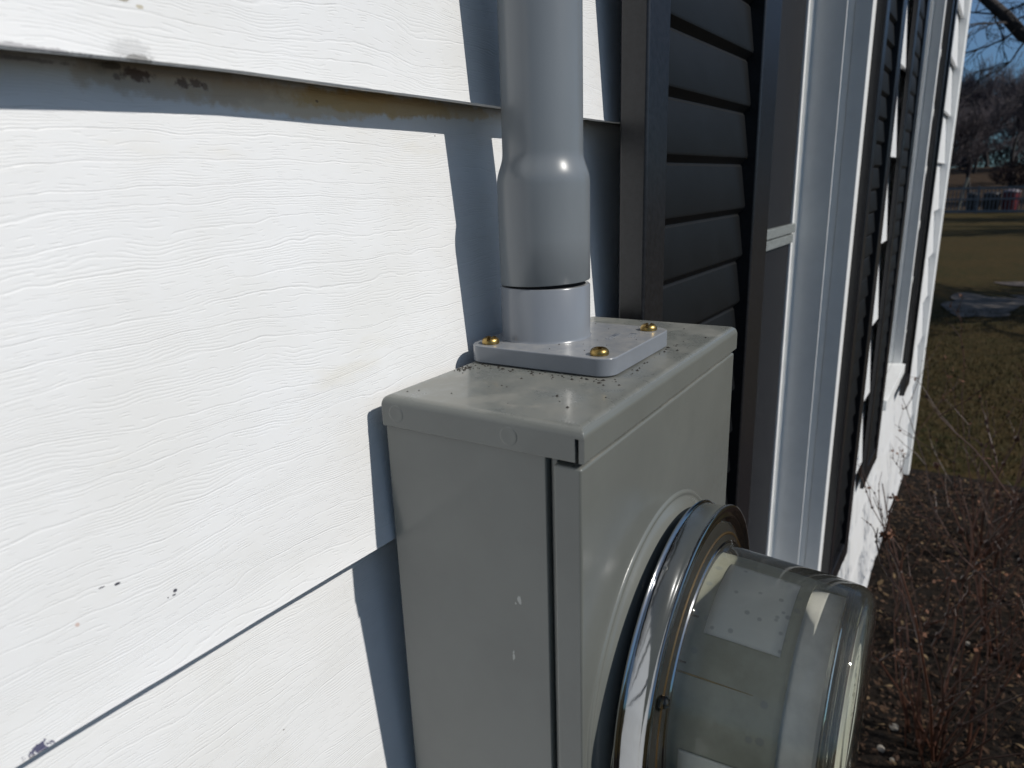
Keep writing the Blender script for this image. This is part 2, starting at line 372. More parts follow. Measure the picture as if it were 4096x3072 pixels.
# ------------------------------------------------------------------ house
house = empty('house', (0, 0, 0), 'white house with embossed wood-grain siding, dark shutters and white windows', 'house')
WIN = [dict(x0=1.20, x1=2.13, z0=-1.26, z1=1.7, gy=.115), dict(x0=3.44, x1=4.20, z0=-.86, z1=1.7, gy=.05)]
CAS = .05                       # casing width round an opening
def course(zb, xa, xb, zlo=None, zhi=None, dx=.035):
    """one clapboard between xa and xb; optional clipping in height"""
    zt = zb+EXP
    prof = []
    K = 12
    for k in range(K+1):
        t = k/K; z = zb+.0035+(zt+.012-zb-.0035)*t
        y = -OV*(1-(z-zb)/EXP)-.0008*math.sin(math.pi*t)
        prof.append((y, z))
    low = [(-OV+.0200, zb+.0035), (-OV+.0035, zb+.0006), (-OV+.0012, zb+.0003), (-OV-.0002, zb+.0014)]
    prof = low+prof
    if zlo is not None: prof = [p for p in prof if p[1] >= zlo] ; prof = [(prof[0][0], zlo)]+prof if prof else prof
    if zhi is not None: prof = [p for p in prof if p[1] <= zhi]; prof = prof+[(prof[-1][0], zhi)] if prof else prof
    if len(prof) < 2: return None
    n = max(1, int((xb-xa)/dx)) if xb < 1.3 else max(1, int((xb-xa)/.12))
    vs = []
    for i in range(n+1):
        x = xa+(xb-xa)*i/n
        sag = .0022*noise.noise(Vector((x*2.3, zb*7, 0)))+.0007*noise.noise(Vector((x*11, zb*7, 4)))-(.0030*max(0, min(1, (.24-x)/.12)) if abs(zb-ZL1) < .01 else 0)
        for (y, z) in prof: 
            t = max(0, 1-(z-zb)/EXP)
            vs.append((x, y+sag*.8*t, z+sag*t))
    m = len(prof); fs = [(i*m+j, (i+1)*m+j, (i+1)*m+j+1, i*m+j+1) for i in range(n) for j in range(m-1)]
    return vs, fs
k0 = -8
for k in range(k0, 9):
    zb = ZL1+k*EXP; zt = zb+EXP
    cuts = []
    spans = [(-4.0, CORN)]
    mb = MB()
    segs = []
    blk = [w_ for w_ in WIN if w_['z0']-CAS < zt and w_['z1']+CAS > zb]
    x = -4.0
    for w_ in blk:
        segs.append((x, w_['x0']-CAS+.004, None, None))
        a, b = w_['z0']-CAS, w_['z1']+CAS
        if zb < a: segs.append((w_['x0']-CAS+.004, w_['x1']+CAS-.004, None, a+.004))
        if zt > b: segs.append((w_['x0']-CAS+.004, w_['x1']+CAS-.004, b-.004, None))
        x = w_['x1']+CAS-.004
    segs.append((x, CORN, None, None))
    for xa, xb, lo, hi in segs:
        c = course(zb, xa, xb, lo, hi)
        if c: mb = MB(); mb.add(*c); mb.build('siding_panel', M['siding'], house, smooth=40)
ZT = ZL1+9*EXP
# sheathing behind the siding, with openings, plus the rest of the body
mb = MB()
def sheath(y0, y1):
    xs = [-4.0, WIN[0]['x0']-.035, WIN[0]['x1']+.035, WIN[1]['x0']-.035, WIN[1]['x1']+.035, CORN-.01]
    z0, z1 = ZL1+k0*EXP+.01, ZT+.05
    for i in range(5):
        if i in (1, 3):
            w_ = WIN[i//2]; mb.box(xs[i], xs[i+1], y0, y1, z0, w_['z0']-.035); mb.box(xs[i], xs[i+1], y0, y1, w_['z1']+.035, z1)
        else: mb.box(xs[i], xs[i+1], y0, y1, z0, z1)
sheath(.013, .16)
mb.build('wall_sheathing', M['dark_gap'], house, smooth=0)
mb = MB(); mb.box(-4.0, CORN-.05, .6, 9, GZ, ZT+.04); mb.box(CORN-.045, CORN-.012, .161, 9, GZ+.1, ZT+.04); mb.build('wall', M['white'], house, smooth=0)
mb = MB(); mb.box(-4.0, CORN-.04, -.012, .162, GZ-.3, ZL1+k0*EXP+.008); mb.build('foundation', M['concrete'], house, smooth=0)
mb = MB(); mb.prism([(-.55, ZT+.06), (4.5, ZT+2.3), (9.6, ZT+.06), (9.6, ZT-.04), (-.55, ZT-.04)], 'x', -4.4, CORN+.4); mb.build('roof', M['roof'], house, smooth=0)
# corner post
mb = MB(); z0, z1 = GZ+.06, ZT
mb.prism([(CORN-.002, -.006), (CORN-.002, -.048), (CORN+.006, -.054), (CORN+.096, -.054), (CORN+.102, -.048), (CORN+.102, .3), (CORN+.07, .3), (CORN+.07, -.006)], 'z', z0, z1)
mb.build('corner_post', M['white'], house, bevel=.0025, label='white vinyl corner post at the far end of the wall')
# windows
def window(w_, lab, rails):
    x0, x1, z0, z1, gy = w_['x0'], w_['x1'], w_['z0'], w_['z1'], w_['gy']
    ym = gy-.086 if gy > .1 else gy-.03
    fr = MB()
    yf_ = -.0295
    # outer frame (casing flange + jamb), mitre-free: sides full height, head and sill between
    for sx, xi, xo in ((-1, x0, x0-CAS), (1, x1, x1+CAS)):
        a, b = sorted((xi, xo)); fr.box(a, b, yf_, .012, z0-CAS, z1+CAS)
        a, b = sorted((xi+sx*.002, xi+sx*.034)); fr.box(a, b, .0125, gy+.03, z0-.034, z1+.034)
    fr.box(x0+.0005, x1-.0005, yf_, .012, z1, z1+CAS); fr.box(x0+.0005, x1-.0005, yf_-.02, .012, z0-CAS, z0)
    fr.box(x0+.0005, x1-.0005, .0125, gy+.03, z1+.002, z1+.033); fr.box(x0+.0005, x1-.0005, .0125, gy+.03, z0-.033, z0-.002)
    f = fr.build('window', M['white'], house, bevel=.0022, seg=2, label=lab)
    st = MB()
    # inner stop step and sash stiles
    for sx, xi in ((-1, x0), (1, x1)):
        a, b = sorted((xi-sx*.010, xi-sx*.0005)); st.box(a, b, ym, gy+.02, z0+.001, z1-.001)
        a, b = sorted((xi-sx*.020, xi-sx*.0105)); st.box(a, b, gy-.006, gy+.02, z0+.001, z1-.001)
        a, b = sorted((xi-sx*.036, xi-sx*.0205)); st.box(a, b, gy+.002, gy+.02, z0+.001, z1-.001)
    st.build('sash_frame', M['white'], f, bevel=.0015, seg=2)
    g = MB(); g.box(x0+.037, x1-.037, gy+.008, gy+.012, z0+.03, z1-.03); g.build('window_screen', M['screen'], f, smooth=0)
    for (za, zb_, ya) in rails:
        q = MB(); q.box(x0+.037, x1-.0365, gy-ya, gy+.007, za, zb_); q.build('meeting_rail', M['rail'], f, bevel=.002, seg=2)
    q = MB(); q.box(x0+.021, x1-.021, gy+.0205, gy+.024, z0+.002, z1-.002); q.build('window_pane', M['glass_dark'], f, smooth=0)
window(WIN[0], 'tall white window nearer the meter box, its deep jamb in shade', [(-.0190, .0055, .006), (-.0475, -.0225, .002)])
window(WIN[1], 'white window farther along the wall, next to the house corner', [(.30, .32, .012)])
# shutters
def shutter(x0, x1, z0, z1, yb_, yf_, sl=.052, sr_=.080):
    fr = MB()
    fr.box(x0, x0+sl, yf_, yb_, z0, z1); fr.box(x1-sr_, x1, yf_, yb_, z0, z1)
    fr.box(x0+sl, x1-sr_, yf_+.0015, yb_, z0+.0005, z0+.075); fr.box(x0+sl, x1-sr_, yf_+.0015, yb_, z1-.075, z1-.0005)
    mid = (z0+z1)/2+.2
    f = fr.build('shutter', M['shutter_frame'], house, bevel=.0032, seg=4)
    P_ = .0668; lv = MB(); prof = [(-.0270, z0+.076)]
    n = int((z1-z0-.15)/P_); off = (.156 - (z0+.076)) % P_
    z = z0+.0765
    kk = (yb_-yf_)/.027
    pts = [(yf_+.0245*kk, z0+.0755)]
    k = 0; zc = z0+.076+off-P_
    while zc < z1-.076:
        for (yy, zz) in ((-.0382, zc+.0005), (-.0390, zc+.0035), (-.0322, zc+.0560), (-.0306, zc+.0580), (-.0304, zc+.0592)):
            if z0+.0757 < zz < z1-.0757: pts.append((yf_+(yy+.051)*kk, zz))
        zc += P_
    pts += [(yf_+.0245*kk, z1-.0755)]
    lv.prism(pts, 'x', x0+sl+.0005, x1-sr_-.0005)
    lv.build('louver_panel', M['shutter'], f, smooth=25)
    return f
for (a, b, z0, kw, lab) in ((.647, 1.103, -1.24, dict(yb_=-.040, yf_=-.069), 'dark charcoal louvered shutter directly behind the conduit'),
                            (2.18, 2.575, -1.21, dict(yb_=-.027, yf_=-.055), 'narrow-looking dark shutter on the far side of the nearer window'),
                            (2.985, 3.375, -1.12, dict(yb_=-.0264, yf_=-.042), 'dark shutter on the near side of the farther window'),
                            (4.30, 4.60, -1.07, dict(yb_=-.029, yf_=-.055, sl=.05, sr_=.06), 'dark shutter between the farther window and the house corner')):
    shutter(a, b, z0, 1.78, **kw)['label'] = lab

# ------------------------------------------------------------------ meter box (turned slightly off the wall line)
BP = .03181; O0 = Vector((.48, -.06, 0))
def turn(P):
    q = Vector(P)-O0; c_, s_ = math.cos(BP), math.sin(BP)
    return O0+Vector((c_*q.x-s_*q.y, s_*q.x+c_*q.y, q.z))
def tempty(name, lbase, label, cat, group=None): return empty(name, turn(lbase), label, cat, group, rz=BP)
x0, x1, yb, yf, H = .31223, .62589, -.0245, -.17367, .02117
BB = (.469, yb, -.47)
box = tempty('meter_box', BB, 'grey-green painted steel meter box fixed to the white siding', 'meter box')
def B(): return MB(BB)
# body
mb = B(); mb.box(x0+.0035, x1-.0035, -.1478, yb, -.47, -.0025); mb.box(x0+.0075, x1-.0075, -.1534, -.1479, -.469, -.0027)
body = mb.build('body', M['steel'], box, bevel=.0015, seg=2)
# front cover with raised socket dome
CX, CZ = .452, -.236
mb = B()
yc = yf+.0022
mb.box(x0+.0012, x1-.0012, yc, -.1532, -.468, -H-.0036)
cover = mb.build('front_cover', M['steel'], box, bevel=.0018, seg=4)
mb = B()
prof = [(.1345, yc+.001), (.1335, yc-.0003), (.1325, yc-.0012), (.1312, yc-.0016), (.1300, yc-.0012), (.1290, yc-.0010), (.1280, yc-.0014), (.1268, yc-.0026), (.1250, yc-.0040), (.1215, yc-.0064), (.1175, yc-.0086), (.1140, yc-.0098), (.1110, yc-.0102), (.1085, yc-.0095), (.1080, yc-.004), (.1080, yc+.001)]
mb.lathe(prof, CX, 0, CZ, 'y', 160)
mb.build('socket_dome', M['steel'], cover, smooth=70)
mb = B(); mb.lathe([(.1078, yc-.0005), (.1078, -.1880), (.09, -.1880), (.09, yc-.0005)], CX, 0, CZ, 'y', 96, close=True)
mb.build('socket_collar', M['dark_gap'], cover, smooth=50)
# lid
mb = B(); mb.box(x0, x1, yf, yb-.0005, -H, 0)
lid = mb.build('lid', M['steel'], box, smooth=0)
k = B(); k.box(x0-.01, x0+.0080, yf+.0036, yf+.0056, -H-.01, -.0066); cut(lid, k)
k = B(); k.box(x0-.01, x0+.0006, yf-.01, yf+.004, -H-.01, -.0068); cut(lid, k)
m = lid.modifiers.new('bevel', 'BEVEL'); m.width = .0062*U; m.segments = 5; m.limit_method = 'ANGLE'; m.angle_limit = math.radians(35)
m.limit_method = 'WEIGHT'; m.use_clamp_overlap = False
me = lid.data; at = me.attributes.new('bevel_weight_edge', 'FLOAT', 'EDGE')
for i, e in enumerate(me.edges):
    a, b = (me.vertices[q].co for q in e.vertices)
    ztop = (0-BB[2])*U
    wt = 0
    if abs(a.z-ztop) < 1e-5 and abs(b.z-ztop) < 1e-5: wt = 1
    elif abs(a.z-b.z) > 1e-4 and a.x > .1*U and abs(a.x-(x1-BB[0])*U) < 1e-5: wt = .4
    elif abs(a.z-b.z) > 1e-4 and abs(a.y-(yf-BB[1])*U) < 1e-5: wt = .25
    else: wt = .2
    sy, sx_ = (yf-BB[1])*U, (x0-BB[0])*U
    if wt < 1 and max(a.y, b.y) < sy+.009*U and max(a.x, b.x) < sx_+.012*U: wt = .03
    at.data[i].value = wt
me.polygons.foreach_set('use_smooth', [True]*len(me.polygons)); me.set_sharp_from_angle(angle=math.radians(30)); m.harden_normals = True
for (ry, rz_, s_) in ((-.0378, -.0115, 1.), (-.1245, -.0122, 1.)):
    mb = B(); pr = [(.0062, -.0001), (.0058, .00012), (.0050, .00022), (.0035, .0001), (.0, .00005)]
    n = 28; vs = []; fs = []
    for (R_, t) in pr:
        for q in range(n): vs.append((x0-t, ry+R_*math.cos(2*math.pi*q/n), rz_+R_*math.sin(2*math.pi*q/n)))
    for i in range(len(pr)-1):
        for q in range(n): fs.append((i*n+q, i*n+(q+1) % n, (i+1)*n+(q+1) % n, (i+1)*n+q))
    mb.add(vs, fs); mb.build('rivet', M['steel'], lid, smooth=60)

# ------------------------------------------------------------------ conduit hub
HB = (.4695, -.085, 0.0)
hub = tempty('conduit_hub', HB, 'pale grey square plastic hub flange screwed on the box lid', 'conduit hub')
def rrect(xa, xb, ya, yb_, rr, n=8):
    pts = []
    for (cx_, cy_, a) in ((xb-rr, yb_-rr, 0), (xa+rr, yb_-rr, 90), (xa+rr, ya+rr, 180), (xb-rr, ya+rr, 270)):
        for q in range(n+1): t = math.radians(a+90*q/n); pts.append((cx_+rr*math.cos(t), cy_+rr*math.sin(t)))
    return pts
FT = .0138
mb = MB(HB); mb.prism(rrect(.410, .528, -.1455, -.0258, .0125), 'z', .0006, FT); fl = mb.build('flange_plate', M['pvc2'], hub, bevel=.0011, seg=3)
PX, PY, RB = .46605, -.06431, .0350
import mathutils
def unturn(P):
    q = Vector(P)-O0; c_, s_ = math.cos(BP), math.sin(BP)
    return O0+Vector((c_*q.x+s_*q.y, -s_*q.x+c_*q.y, q.z))
PL = unturn((PX, PY, 0))
mb = MB(HB); mb.lathe([(RB+.0012, FT-.0005), (RB+.0004, FT+.0006), (RB, FT+.002), (RB, .0536), (RB-.0006, .0544), (RB-.0034, .0546), (RB-.0036, .053), (RB-.0036, .012)], PL.x, PL.y, 0, 'z', 96)
mb.build('collar', M['pvc2'], hub, smooth=40)
# small raised moulding marks beside the collar (illegible in life, too)
mb = MB(HB); rd = random.Random(3)
for (ax, ay, dx_, dy_, n, hh) in ((.4690, -.1155, .0245, .0010, 11, .0042), (.4830, -.1300, .018, .0060, 4, .0050)):
    for q in range(n):
        cx_ = ax+dx_*q/n; cy_ = ay+dy_*q/n; a = rd.uniform(-.3, .3); l = hh*.5
        for (px_, py_, qx, qy) in rd.sample([(-.35, -1, -.35, 1), (.35, -1, .35, 1), (-.35, 1, .35, 1), (-.35, -1, .35, -1), (-.35, 0, .35, 0)], 3):
            mb.tube([(cx_+px_*.0022, cy_+py_*l, FT+.0001), (cx_+qx*.0022, cy_+qy*l, FT+.0001)], .00022, 5)
mb.build('moulded_marks', M['pvc2'], fl, smooth=40)
for (sx, sy, rot, lab) in ((.4210, -.0405, .3, 'brass screw at the wall-side left corner of the hub flange'), (.4215, -.1315, 2.0, 'brass screw at the front left corner of the hub flange'), (.5145, -.1310, .15, 'brass screw at the front right corner of the hub flange'), (.515, -.040, 1.2, None)):
    mb = MB(HB)
    prof = [(.0066, FT+.0002), (.0068, FT+.0010), (.0066, FT+.0024), (.0060, FT+.0036), (.0048, FT+.0046), (.0030, FT+.0053), (.0002, FT+.0056)]
    mb.lathe(prof, sx, sy, 0, 'z', 40); mb.disc(.0066, sx, sy, 0, 'z', FT+.0002, 40); mb.disc(.0002, sx, sy, 0, 'z', FT+.0056, 40)
    s_ = mb.build('screw', M['brass'], hub, smooth=45)
    bm = bmesh.new(); bm.from_mesh(s_.data); bmesh.ops.remove_doubles(bm, verts=bm.verts, dist=1e-7); bmesh.ops.recalc_face_normals(bm, faces=bm.faces); bm.to_mesh(s_.data); bm.free()
    k = MB(HB); c_, n_ = math.cos(rot), math.sin(rot)
    for (ca, sa) in ((c_, n_), (-n_, c_)):
        L_, W_ = .0095 if (ca, sa) == (c_, n_) else .0042, .0013
        k.prism([(sx+ca*L_-sa*W_, sy+sa*L_+ca*W_), (sx-ca*L_-sa*W_, sy-sa*L_+ca*W_), (sx-ca*L_+sa*W_, sy-sa*L_-ca*W_), (sx+ca*L_+sa*W_, sy+sa*L_-ca*W_)], 'z', FT+.0028+(0 if (ca, sa) == (c_, n_) else .00013), FT+.008)
        cut(s_, k); k = MB(HB)
    s_.data.polygons.foreach_set('use_smooth', [True]*len(s_.data.polygons)); s_.data.set_sharp_from_angle(angle=math.radians(40))
    if lab: s_['label'] = lab

# grit washed off the roof, lying on the lid and the hub
def grit():
    rd = random.Random(17); mb = MB(BB)
    def bit(x, y, z, s_):
        a = rd.uniform(0, 3.14); ex = rd.uniform(1, 1.9); c_, n_ = math.cos(a), math.sin(a)
        P = [(ex, 0, 0), (0, 1, 0), (-ex, .2, 0), (0, -1, 0), (.1, 0, .9), (0, 0, -.1)]
        mb.add([(x+s_*(px*c_-py*n_), y+s_*(px*n_+py*c_), z+s_*(pz+.12)) for px, py, pz in P], [(0, 1, 4), (1, 2, 4), (2, 3, 4), (3, 0, 4), (1, 0, 5), (2, 1, 5), (3, 2, 5), (0, 3, 5)])
    for k in range(170):
        m = rd.random()
        if m < .35: x, y = .4085-abs(rd.gauss(0, .006)), rd.uniform(-.145, -.028)
        elif m < .50: x, y = rd.uniform(.40, .53), -.1465-abs(rd.gauss(0, .0035))
        elif m < .62: x, y = rd.gauss(.392, .006), rd.gauss(-.036, .004)
        else: x, y = rd.uniform(.325, .61), rd.uniform(-.165, -.03)
        if .408 < x < .530 and y > -.147: continue
        if not (.318 < x < .62 and -.168 < y < -.028): continue
        bit(x, y, 0, rd.choice((.00035, .0005, .0006, .0008, .0011)))
    for k in range(26):
        x, y = rd.uniform(.414, .524), rd.uniform(-.142, -.03)
        if math.hypot(x-PL.x, y-PL.y) < RB+.002: continue
        bit(x, y, FT, rd.choice((.00035, .0005, .0007)))
    m = flat('dark_grit', (.022, .018, .015), .9)
    o = mb.build('grit', m, smooth=0); o.rotation_euler.z = BP; o.location = turn(BB)*U
    o['kind'] = 'stuff'; tag(o, 'fine dark roof grit scattered over the grey box lid', 'grit')
grit()
# ------------------------------------------------------------------ conduit
CB = (PX, PY, .03)
con = empty('conduit', CB, 'grey plastic conduit pipe rising from the hub in front of the siding', 'pipe')
mb = MB(CB)
R0 = .03015
prof = []
def bz(t): # smooth step
    return t*t*(3-2*t)
for q in range(17):
    t = q/16; prof.append((RB-(RB-R0)*(.82*t*t*t*(t*(6*t-15)+10)+.18*t), .1300+.0230*t))
prof = [(RB-.004, .0565), (RB-.0006, .0563), (RB, .0570)]+[(RB, .09), (RB, .12)]+prof+[(R0, .3), (R0, 1.2), (R0, 2.6)]
mb.lathe(prof, PX, PY, 0, 'z', 128)
pipe = mb.build('pipe', M['pvc'], con, smooth=50)
# the socket end is cut slightly askew
for v_ in pipe.data.vertices:
    z = v_.co.z/U+CB[2]
    if z < .0575:
        a = (v_.co.x/U*.25-v_.co.y/U*.97)/RB
        v_.co.z += (.0004+.0012*a)*U
mb = MB(CB); mb.lathe([(RB-.0042, .04), (RB-.0042, .075)], PX, PY, 0, 'z', 64); mb.build('inner_sleeve', M['dark_gap'], pipe, smooth=60)

# ------------------------------------------------------------------ electric meter
MBASE = (CX, -.186, CZ)
met = tempty('electric_meter', MBASE, 'round glass-covered electric meter with polished metal sealing ring', 'electric meter')
def E(): return MB(MBASE)
mb = E(); mb.lathe([(.1190, -.1862), (.1262, -.1862), (.1281, -.1868), (.1287, -.1878), (.1281, -.1888), (.1266, -.1896), (.1262, -.1910), (.1266, -.1990), (.1270, -.2020), (.1277, -.2036), (.1286, -.2050), (.1289, -.2064), (.1284, -.2078), (.1272, -.2086), (.1257, -.2088), (.1243, -.2082), (.1236, -.2070), (.1228, -.2062), (.1216, -.2064), (.1206, -.2072), (.1192, -.2074), (.1180, -.2066), (.1170, -.2050), (.1150, -.2040), (.1150, -.1950), (.1190, -.1940)], CX, 0, CZ, 'y', 192, close=True)
mb.build('sealing_ring', M['ring'], met, smooth=35)
# glass cover: clear shell with thick base and front edge
s = N('clear_glass_cover')
lw = s.n.new('ShaderNodeFresnel'); lw.inputs[0].default_value = 1.42
tr = s.n.new('ShaderNodeBsdfTransparent'); tr.inputs[0].default_value = (.95, .955, .92, 1)
gl = s.n.new('ShaderNodeBsdfGlossy'); gl.inputs['Roughness'].default_value = .015
df = s.n.new('ShaderNodeBsdfDiffuse'); df.inputs[0].default_value = (.62, .63, .57, 1)
nb = s.n.new('ShaderNodeBump'); nb.inputs['Distance'].default_value = .002; nb.inputs['Strength'].default_value = .25; s.lk(s.noise(s.obj(), 25, 2), nb.inputs['Height']); s.lk(nb.outputs[0], gl.inputs['Normal'])
film = s.math('MULTIPLY', s.ss(s.noise(s.obj(), 30, 5, .6), .2, .8, .5, 1.), .055)      # dried-on film of dust
m0 = s.n.new('ShaderNodeMixShader'); s.lk(film, m0.inputs[0]); s.lk(tr.outputs[0], m0.inputs[1]); s.lk(df.outputs[0], m0.inputs[2])
mx = s.n.new('ShaderNodeMixShader'); s.lk(lw.outputs[0], mx.inputs[0]); s.lk(m0.outputs[0], mx.inputs[1]); s.lk(gl.outputs[0], mx.inputs[2]); s.lk(mx.outputs[0], s.out.inputs[0])
M['glass'] = s.m
s = N('thick_glass_edge'); s.set(color=(.86, .88, .80), trans=1., ior=1.5, rough=.01); M['thick_glass'] = s.m
GP = [(.1145, -.2040), (.1090, -.2075), (.1035, -.2085), (.0995, -.2105), (.0975, -.2150), (.0962, -.2300), (.0945, -.2600), (.0930, -.2850), (.0918, -.2980)]
cap_ = [(.0905, -.3060), (.0880, -.3110), (.0840, -.3140), (.0780, -.3152), (.06, -.3156), (.03, -.3158), (.0005, -.3158)]
mb = E(); mb.lathe(GP+cap_, CX, 0, CZ, 'y', 160)
g = mb.build('glass_cover', M['glass'], met, smooth=60)
mb = E(); mb.lathe([(.0912, -.2990), (.0902, -.3058), (.0877, -.3105), (.0838, -.3132), (.0800, -.3138), (.0812, -.3095), (.0850, -.3060), (.0868, -.3000)], CX, 0, CZ, 'y', 160, close=True)
mb.build('glass_rim', M['thick_glass'], g, smooth=60)
mb = E(); mb.lathe([(.1140, -.2035), (.1085, -.2068), (.1030, -.2078), (.0985, -.2100), (.0935, -.2100), (.0935, -.2035)], CX, 0, CZ, 'y', 160, close=True)
mb.build('glass_foot', M['thick_glass'], g, smooth=60)
M['amber'] = flat('amber_reflection', (.15, .095, .04), .25, .6)  # amber tone stands in for reflections in the thick glass
mb = E(); mb.lathe([(.1075, -.2078), (.1066, -.2086), (.1056, -.2082), (.1062, -.2074)], CX, 0, CZ, 'y', 128, close=True); mb.build('amber_reflection_band', M['amber'], g, smooth=60)  # added ring imitating an amber reflection streak in the glass foot
mb = E(); mb.lathe([(.1012, -.2098), (.1004, -.2108), (.0993, -.2106), (.0998, -.2096)], CX, 0, CZ, 'y', 128, close=True); mb.build('bright_reflection_band', M['ring'], g, smooth=60)  # added metal ring imitating a bright reflection in the glass foot
mb = E(); mb.lathe([(.0868, -.2990), (.0864, -.3020), (.0850, -.3022), (.0852, -.2990)], CX, 0, CZ, 'y', 128, close=True); mb.build('front_reflection_band', M['amber'], g, smooth=60)  # added ring imitating the ochre reflection streak at the front rim
# locking lug on the ring
mb = E(); a = math.radians(156); lx, lz = CX+.1090*math.cos(a), CZ+.1090*math.sin(a)
mb.lathe([(.0001, -.2135), (.0026, -.2128), (.0040, -.2108), (.0044, -.2085), (.0036, -.2060)], lx, 0, lz, 'y', 24); mb.build('locking_lug', M['thick_glass'], met, smooth=60)
# inner can
s = N('meter_inner_can'); f = s.noise(s.obj(), 60, 5, .6); v_ = s.voro(s.scale(s.obj(), (110, 110, 110)), 1)
col = s.mix(s.ss(f, .3, .7), (.33, .33, .265), (.42, .42, .35))
col = s.mix(s.ss(v_, .16, .24, .45, 0.), col, (.22, .25, .26))
s.set(color=col, rough=.45, spec=.4); s.bump(f, .0004); M['can'] = s.m
s = N('faded_paper_label'); f = s.noise(s.obj(), 60, 5, .6); v_ = s.voro(s.scale(s.obj(), (150, 150, 150), (.1, .2, .3)), 1)
col = s.mix(s.ss(f, .3, .7), (.86, .86, .82), (.92, .92, .87)); col = s.mix(s.ss(v_, .13, .22, .6, 0.), col, (.45, .46, .45))
s.set(color=col, rough=.6, spec=.3); M['label'] = s.m
mb = E(); mb.lathe([(.0905, -.2040), (.0896, -.2300), (.0868, -.2720), (.0858, -.2745), (.0840, -.2760), (.0800, -.2750)], CX, 0, CZ, 'y', 128)
can = mb.build('inner_can', M['can'], met, smooth=40)
def cyl_patch(name, a0, a1, ya, yb_, R, mat, parent, n=20, skew=0., rr=.003):
    mb = E(); vs = []; K = 6
    A = [math.radians(a0+(a1-a0)*i/n) for i in range(n+1)]
    Y = [ya+(yb_-ya)*j/K for j in range(K+1)]
    for i, a in enumerate(A):
        for j, y in enumerate(Y):
            Rr = (.0905-(abs(y)-.204)*.0346 if abs(y) < .23 else .0896-(abs(y)-.23)*.0667)+.0009
            vs.append((CX+Rr*math.cos(a), y, CZ+Rr*math.sin(a)))
    fs = [(i*(K+1)+j, (i+1)*(K+1)+j, (i+1)*(K+1)+j+1, i*(K+1)+j+1) for i in range(n) for j in range(K)]
    mb.add(vs, fs); o = mb.build(name, mat, parent, smooth=60)
    sm = o.modifiers.new('thick', 'SOLIDIFY'); sm.thickness = .0003
    return o
cyl_patch('paper_label', 84, 127.5, -.2200, -.2690, .0916, M['label'], can).__setitem__('label', 'blank pale square label behind the upper glass')
cyl_patch('paper_label', 177, 205, -.2170, -.2650, .0916, M['label'], can).__setitem__('label', 'pale label low on the drum, cut by the picture edge')
for a in (121.5, 141.5): cyl_patch('tick_mark', a-.35, a+.35, -.2085, -.2140, .0921, M['dark_gap'], can, n=2)
# seam line on the can
mb = E(); a = math.radians(145.5); mb.tube([(CX+.0906*math.cos(a), -.2062, CZ+.0906*math.sin(a)), (CX+.0898*math.cos(a), -.23, CZ+.0898*math.sin(a)), (CX+.0878*math.cos(a), -.258, CZ+.0878*math.sin(a))], [.0008, .0006, .0002], 6)
mb.build('seam', flat('aged_brass_seam', (.24, .17, .05), .3, 1.), can)
# dial bezel and face
mb = E(); mb.lathe([(.0800, -.2750), (.0795, -.2960), (.0770, -.2985), (.0745, -.2960), (.0745, -.2800)], CX, 0, CZ, 'y', 96)
bez = mb.build('bezel', flat('grey_bezel', (.66, .65, .62), .3), can, smooth=40)
mb = E(); mb.disc(.0745, CX, 0, CZ, 'y', -.2810, 64); mb.build('dial_face', flat('dial_face', (.55, .55, .52), .5), can, smooth=0)
for q in range(5):
    mb = E(); ang = math.radians(20); xx = CX-.044+.022*q; mb.lathe([(.0085, -.2812), (.0085, -.2818), (.0078, -.2818), (.0078, -.2812)], xx, 0, CZ+.030, 'y', 28, close=True)
    mb.tube([(xx, -.2822, CZ+.030), (xx+.007*math.cos(q*1.3), -.2822, CZ+.030+.007*math.sin(q*1.3))], .0006, 5)
    mb.build('dial', M['dark_gap'], can, smooth=40)
mb = E(); mb.box(CX-.05, CX+.05, -.2828, -.2812, CZ-.05, CZ-.02); mb.build('nameplate', M['ring'], can, smooth=0)
mb = E(); mb.lathe([(.112, -.1885), (.1135, -.2035), (.0925, -.2036)], CX, 0, CZ, 'y', 96); mb.build('gasket', flat('amber_gasket', (.16, .085, .03), .35), met, smooth=40)

# ------------------------------------------------------------------ shrubs with bare red stems
def shrub_mesh(seed, h, n, spread):
    rd = random.Random(seed); st = MB(); lf = MB()
    def twig(p, dr, L, rad, depth):
        pts = [Vector(p)]; d_ = Vector(dr).normalized(); K = 6
        for i in range(K):
            d_ = (d_+Vector((rd.gauss(0, .13), rd.gauss(0, .13), rd.gauss(.03, .08)))).normalized(); pts.append(pts[-1]+d_*L/K)
            if depth < 2 and i > 1 and rd.random() < .55:
                sd = (d_+Vector((rd.gauss(0, .6), rd.gauss(0, .6), rd.uniform(-.1, .5)))).normalized()
                twig(pts[-1], sd, L*rd.uniform(.25, .5), rad*.6, depth+1)
            if rd.random() < .35: # bud
                q = pts[-1]; s_ = rad*rd.uniform(1.6, 2.6); st.tube([q-d_*s_, q, q+d_*s_], [s_*.4, s_, s_*.3], 4)
        st.tube(pts, [rad*(1-.65*i/K) for i in range(K+1)], 5)
        if rd.random() < .5:
            for _ in range(rd.randint(1, 3)):
                q = pts[-1]; a = Vector((rd.gauss(0, 1), rd.gauss(0, 1), rd.gauss(0, 1))).normalized()*.014; b = a.cross(d_)*.6
                lf.add([q, q+a*.6+b, q+a*1.5, q+a*.6-b], [(0, 1, 2, 3)])
    for k in range(n):
        a = rd.uniform(0, 6.283); rr_ = spread*rd.random()*.35
        lean = rd.uniform(.05, .55)
        twig((rr_*math.cos(a), rr_*math.sin(a), 0), (math.cos(a)*lean, math.sin(a)*lean, 1), h*rd.uniform(.5, 1.05), rd.uniform(.0035, .0080), 0)
    return st, lf
